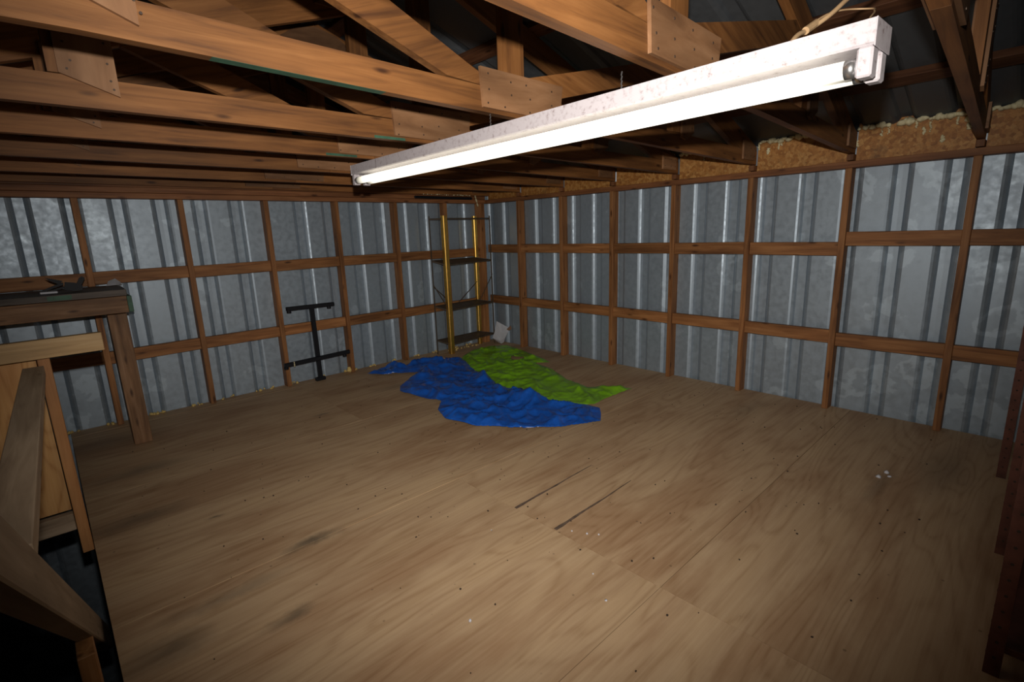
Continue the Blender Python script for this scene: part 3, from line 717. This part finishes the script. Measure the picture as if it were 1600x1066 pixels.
def vpost(q, wd, m):
    f_ = Vector((_f.x, _f.y, 0)).normalized(); bm = bmesh.new(); c_ = q - f_*0.006
    pts2 = [c_-cr*wd+f_*wd*0.8, c_-cr*wd*0.15+f_*0.002, c_+cr*wd*0.15+f_*0.002, c_+cr*wd+f_*wd*0.8, c_+cr*(wd-0.003)+f_*(wd*0.8+0.002), c_+f_*0.006, c_-cr*(wd-0.003)+f_*(wd*0.8+0.002)]
    A = [bm.verts.new((v.x, v.y, 0.001)) for v in pts2]; B = [bm.verts.new((v.x, v.y, ztops)) for v in pts2]; n = len(A)
    for i in range(n): bm.faces.new((A[i], A[(i+1) % n], B[(i+1) % n], B[i]))
    bm.faces.new(A); bm.faces.new(B[::-1])
    return link('upright', mesh_of(bm, 'upright'), m, sh)
pA = vpost(cA, 0.034, 'gold'); pC = vpost(cC, 0.028, 'gold')
pB = lpost(cB, 0.012, 'shelfbrown', Vector((1, 0, 0))); pD = lpost(cD, 0.012, 'shelfbrown', Vector((-1, 0, 0)))
for z in (0.115, 0.49, 0.975, 1.452):
    bm = bmesh.new(); q = [cA+(cen-cA)*0.03+Vector((0, 0.004, 0)), cD+(cen-cD)*0.02, cC+(cen-cC)*0.04, cB+(cen-cB)*0.03]
    tl = (0, 0.012, 0.045, 0.045)
    if z > 1.3: tl = (0, 0, 0, 0)
    A = [bm.verts.new((v.x, v.y, z-0.016+e)) for v, e in zip(q, tl)]; B = [bm.verts.new((v.x, v.y, z+e)) for v, e in zip(q, tl)]
    bm.faces.new(A[::-1]); top = bm.faces.new(B)
    for i in range(4): bm.faces.new((A[i], A[(i+1) % 4], B[(i+1) % 4], B[i]))
    r = bmesh.ops.inset_region(bm, faces=[top], thickness=0.008, depth=0.0)
    for v in top.verts: v.co.z -= 0.006
    link('shelf', mesh_of(bm, 'shelf'), 'shelfbrown', sh)
def strap(a, b, nm='brace'):
    bm = bmesh.new(); bm_tube(bm, a, b, 0.0045, 6); link(nm, mesh_of(bm, nm), 'shelfbrown', sh)
strap(cB+Vector((0.01, 0, 0.74)), (cB+cC)/2+Vector((-0.03, 0.0, 0.50)))
strap((cB+cC)/2+Vector((-0.02, 0.0, 0.50)), cC+Vector((0, 0, 0.74)))
strap(cB+Vector((0.01, 0, 0.76)), cA+Vector((0, 0.0, 0.50)))
strap(cC+Vector((0.01, 0, 0.49)), cD+Vector((0, 0, 0.82)))

# ------------------------------------------------------------------ black double-T pipe frame on the left wall
pf = tag(empty('pipe_frame', (-2.12, -0.03, 0)), 'black tubular frame with one upright and two crossbars leaning on the left wall studs', 'frame')
board('upright', (0.002, 0.005, 0.012), (-0.006, 0.005, 0.700), 0.036, 0.036, 'black', pf, up=(0, 1, 0), bev=0.004)
cbt = board('crossbar', (-0.225, 0.005, 0.697), (0.205, 0.005, 0.692), 0.034, 0.034, 'black', pf, bev=0.004)
cbl = board('crossbar', (-0.315, -0.033, 0.212), (0.290, -0.033, 0.228), 0.034, 0.034, 'black', pf, bev=0.004)
for o_, xs2 in ((cbt, (-0.195, 0.165)), (cbl, (-0.29, 0.25))):
    for x in xs2:
        bm = bmesh.new(); bm_tube(bm, (x, 0, -0.014), (x, 0, -0.036), 0.019, 12)
        link('end_stub', mesh_of(bm, 'end_stub'), 'black', o_)
board('foot', (-0.045, 0.005, 0.018), (0.045, 0.005, 0.018), 0.038, 0.032, 'black', pf, bev=0.004)
tag(blobs('foam_twist', [(-0.236, -0.052, 0.213+0.009*q, 0.006) for q in range(-2, 3)], 'foam', pf, 2), label='pale twist tie on the lower crossbar')

# ------------------------------------------------------------------ tarpaulins
def inside(p, poly):
    c = False; n = len(poly); x, y = p
    for i in range(n):
        x1, y1 = poly[i]; x2, y2 = poly[(i+1) % n]
        if (y1 > y) != (y2 > y) and x < (x2-x1)*(y-y1)/(y2-y1)+x1: c = not c
    return c
def nearest(p, poly):
    best = (1e9, None); n = len(poly); P = Vector(p)
    for i in range(n):
        a = Vector(poly[i]); b = Vector(poly[(i+1) % n]); d = b-a
        t = max(0, min(1, (P-a).dot(d)/max(d.length_squared, 1e-12))); q = a+d*t; L = (P-q).length
        if L < best[0]: best = (L, q)
    return best
def crease_bump(key):
    nt = M[key].node_tree; b = nt.nodes['Principled BSDF']
    v, _ = coords(nt, (1, 1, 1)); wn = N(nt, 'ShaderNodeTexNoise', i_Scale=5.0, i_Detail=3.0); nt.links.new(v, wn.inputs['Vector'])
    mx_ = mix(nt, 0.12, v, wn.outputs['Color'])
    vo = N(nt, 'ShaderNodeTexVoronoi', feature='DISTANCE_TO_EDGE', i_Scale=4.0); nt.links.new(mx_, vo.inputs['Vector'])
    vo2 = N(nt, 'ShaderNodeTexVoronoi', feature='F1', i_Scale=6.0); nt.links.new(mx_, vo2.inputs['Vector'])
    ad = N(nt, 'ShaderNodeMath', operation='ADD'); nt.links.new(vo.outputs['Distance'], ad.inputs[0]); nt.links.new(vo2.outputs['Distance'], ad.inputs[1])
    bp = N(nt, 'ShaderNodeBump'); bp.inputs['Strength'].default_value = 0.5; bp.inputs['Distance'].default_value = 0.035
    nt.links.new(ad.outputs[0], bp.inputs['Height']); nt.links.new(bp.outputs[0], b.inputs['Normal'])
crease_bump('blue'); crease_bump('green')
def tarp(name, poly, m, base, humps, seed, step=0.014, hole=None):
    x0 = min(p[0] for p in poly); x1 = max(p[0] for p in poly); y0 = min(p[1] for p in poly); y1 = max(p[1] for p in poly)
    nx = int((x1-x0)/step)+3; ny = int((y1-y0)/step)+3
    bm = bmesh.new(); G_ = {}
    def h(x, y, d):
        v = Vector((x*2.3+seed, y*2.3, seed*0.7)); wv = noise.noise_vector(v*0.8)*0.5
        a = 1-abs(noise.noise(v*1.3+wv))*3.0; b_ = 1-abs(noise.noise(v*3.1+wv*2))*3.4; c_ = 1-abs(noise.noise(v*7.0))*3.0
        z = 0.030*max(a, 0)**2+0.018*max(b_, 0)**1.5+0.007*max(c_, 0)
        z *= base
        for (hx, hy, r, hh) in humps:
            q = math.hypot(x-hx, y-hy)/r
            if q < 1: z += hh*(1-q)**1.3*(0.8+0.3*noise.noise(v*5))
        e = min(1.0, d/0.06)
        return 0.003+z*(0.12+0.88*e)+0.004*(1-e)*(1+noise.noise(v*9))
    for i in range(nx):
        for j in range(ny):
            x = x0-step+i*step; y = y0-step+j*step
            ins = inside((x, y), poly); d, q = nearest((x, y), poly)
            if not ins:
                if d > step*0.95: continue
                x, y = q.x, q.y; d = 0
            if hole and ((x-hole[0])/hole[2])**2+((y-hole[1])/hole[3])**2 < 1: continue
            G_[(i, j)] = bm.verts.new((x, y, h(x, y, d)))
    for (i, j), v in list(G_.items()):
        q = [G_.get((i, j)), G_.get((i+1, j)), G_.get((i+1, j+1)), G_.get((i, j+1))]
        if all(q):
            try: bm.faces.new(q)
            except ValueError: pass
        elif sum(1 for t in q if t) == 3:
            bm.faces.new([t for t in q if t])
    for v in [v for v in bm.verts if not v.link_faces]: bm.verts.remove(v)
    bmesh.ops.recalc_face_normals(bm, faces=bm.faces)
    me = bpy.data.meshes.new(name); bm.to_mesh(me); bm.free()
    for p in me.polygons: p.use_smooth = True
    o = link(name, me, m)
    sd = o.modifiers.new('thickness', 'SOLIDIFY'); sd.thickness = 0.0008
    return o
green = [(-0.80, -0.44), (-0.72, -0.37), (-0.45, -0.22), (-0.22, -0.21), (-0.05, -0.34), (-0.13, -0.67), (-0.19, -0.92), (-0.3, -1.24), (-0.42, -1.14), (-0.48, -1.43), (-0.64, -1.75), (-0.71, -2.05), (-0.64, -2.09), (-0.54, -2.22), (-0.50, -2.33), (-0.83, -2.31), (-1.0, -2.33), (-1.08, -2.27), (-1.22, -2.11), (-1.235, -1.9), (-1.18, -1.58), (-1.21, -1.45), (-1.15, -1.34), (-1.06, -1.15), (-1.03, -0.93), (-0.87, -0.57)]
blue = [(-1.74, -0.2), (-1.50, -0.10), (-1.42, -0.14), (-1.36, -0.26), (-1.2, -0.13), (-1.05, -0.15), (-0.77, -0.37), (-0.84, -0.57), (-1.0, -0.92), (-1.03, -1.14), (-1.12, -1.33), (-1.18, -1.44), (-1.15, -1.58), (-1.21, -1.90), (-1.17, -1.96), (-1.21, -2.11), (-1.07, -2.3), (-1.05, -2.42), (-1.14, -2.50), (-1.25, -2.58), (-1.51, -2.45), (-1.69, -2.3), (-1.89, -1.99), (-1.94, -1.74), (-1.87, -1.55), (-1.73, -1.4), (-1.78, -1.25), (-1.82, -0.93), (-1.74, -0.8), (-1.55, -0.66), (-1.38, -0.54), (-1.5, -0.44), (-1.65, -0.36)]
gt = tarp('green_tarp', green, 'green', 0.8, [(-0.62, -2.15, 0.25, 0.035), (-0.35, -0.85, 0.3, 0.02)], 4.2, hole=(-0.42, -0.90, 0.05, 0.075))
tag(gt, 'lime green plastic tarp spread crumpled on the floor before the corner shelf', 'tarp')
bt = tarp('blue_tarp', blue, 'blue', 1.25, [(-1.27, -1.93, 0.26, 0.095), (-1.43, -0.2, 0.13, 0.09), (-1.08, -1.17, 0.16, 0.06), (-1.3, -0.6, 0.3, 0.03), (-1.2, -2.35, 0.25, 0.02)], 1.3)
bt.location.z = 0.006
tag(bt, 'bright blue plastic tarp crumpled on the floor, overlapping the green tarp', 'tarp')

# ------------------------------------------------------------------ white paper bag in the corner
pb = tag(empty('paper_bag', (0.0, -0.205, 0)), 'crumpled white paper bag leaning in the corner right of the shelf unit', 'bag')
bm = bmesh.new()
rx, ry = cr.x, cr.y
def PB(u, z, d): return bm.verts.new((rx*u - (-ry)*0*0 + d*(-_f.x), ry*u + d*(-_f.y), z))
top = [PB(-0.06, 0.27, 0.0), PB(0.0, 0.24, 0.03), PB(0.075, 0.19, 0.0)]
mid = [PB(-0.085, 0.15, 0.01), PB(-0.01, 0.14, 0.055), PB(0.07, 0.13, 0.0)]
low = [PB(-0.115, 0.07, 0.0), PB(-0.03, 0.045, 0.06), PB(0.035, 0.07, 0.01)]
bot = [PB(-0.06, 0.02, 0.0), PB(-0.015, 0.006, 0.04), PB(0.015, 0.012, 0.0)]
R_ = [top, mid, low, bot]
for a, b in zip(R_[:-1], R_[1:]):
    for i in range(2): bm.faces.new((a[i], a[i+1], b[i+1], b[i]))
o = link('paper', mesh_of(bm, 'paper'), 'paper', pb); sd = o.modifiers.new('t', 'SOLIDIFY'); sd.thickness = 0.004; sd.offset = -1
bm = bmesh.new(); vs2 = [(0.055, 0.17), (0.105, 0.215), (0.115, 0.175), (0.085, 0.155)]
A = [bm.verts.new((rx*u, ry*u, z)) for u, z in vs2]; B = [bm.verts.new((rx*u-_f.x*.02, ry*u-_f.y*.02, z)) for u, z in vs2]
bm.faces.new(A); bm.faces.new(B[::-1])
for i in range(4): bm.faces.new((A[i], B[i], B[(i+1) % 4], A[(i+1) % 4]))
link('brown_flap', mesh_of(bm, 'brown_flap'), 'cardboard', pb)
# foam strips on the plate above the shelf
pts = []; rr = random.Random(2)
for q in range(26): pts.append((-0.86+q*0.024, -0.138, 1.693+rr.uniform(-.003, .003), rr.uniform(.003, .008)))
for q in range(9): pts.append((-0.185+0.004*q, -0.140, 1.69-0.013*q, rr.uniform(.005, .010)))
fs = tag(blobs('foam_strip', [(x, y-0.09+0.088, z-ZG, r) for x, y, z, r in pts], 'foam', wl, 3), kind='stuff')
rag = tag(board('dark_pipe', (-0.95, -0.0125, 1.668), (-0.20, -0.0125, 1.665), 0.022, 0.028, 'black', None, bev=0.008), 'dark pipe stub fixed along the top plate above the corner shelf unit', 'pipe')

# ------------------------------------------------------------------ rusty shelving along the right edge
rs = tag(empty('rusty_shelving', (-1.29, -4.78, 0)), 'rusty red-brown slotted steel shelving at the right edge of the floor', 'shelf')
ro = Vector((-1.29, -4.78, 0))
def angle_post(x, y, sx, sy):
    bm = bmesh.new(); q = Vector((x, y, 0))-ro; t_ = 0.0028; w_ = 0.036; h_ = 1.75
    pts2 = [(0, 0), (sx*w_, 0), (sx*w_, sy*t_), (sx*t_, sy*t_), (sx*t_, sy*w_), (0, sy*w_)]
    A = [bm.verts.new((q.x+a, q.y+b, 0.001)) for a, b in pts2]; B = [bm.verts.new((q.x+a, q.y+b, h_)) for a, b in pts2]
    for i in range(6): bm.faces.new((A[i], A[(i+1) % 6], B[(i+1) % 6], B[i]))
    bm.faces.new(A); bm.faces.new(B[::-1])
    po = link('post', mesh_of(bm, 'post'), 'rust', rs)
    # slot holes shown as dark recess plugs, joined
    bm = bmesh.new()
    for k_ in range(34):
        z = 0.06+k_*0.05
        bm_tube(bm, (q.x+sx*0.018, q.y-sy*0.0006, z), (q.x+sx*0.018, q.y+sy*0.001, z), 0.0045, 6)
        bm_tube(bm, (q.x-sx*0.0006, q.y+sy*0.018, z), (q.x+sx*0.001, q.y+sy*0.018, z), 0.0045, 6)
    tag(link('slot_holes', mesh_of(bm, 'slot_holes'), 'dark', po), kind='stuff')
for x, yf in ((-2.075, -4.563), (-1.335, -4.540), (-0.53, -4.492)):
    angle_post(x, yf, 1, -1); angle_post(x, yf-0.42, 1, 1)
for (xa, xb) in ((-2.065, -1.31), (-1.325, -0.50)):
    for z in (0.10, 0.62, 1.15, 1.62):
        yy = -4.572 if xa < -2 else -4.545
        boxobj('shelf', xa-ro.x, xb-ro.x, yy-0.40-ro.y, yy-0.004-ro.y, z-0.022, z, 'rustdark' if z > 0.2 else 'rust', rs, 0.002)
bx = tag(boxobj('storage_box', -0.30, 0.30, -0.15, 0.15, 0, 0.30, 'rustdark', None, 0.004, Matrix.Translation((-0.93, -4.76, 0.1005))), 'dark closed box on the lowest tier of the rusty shelving', 'box')
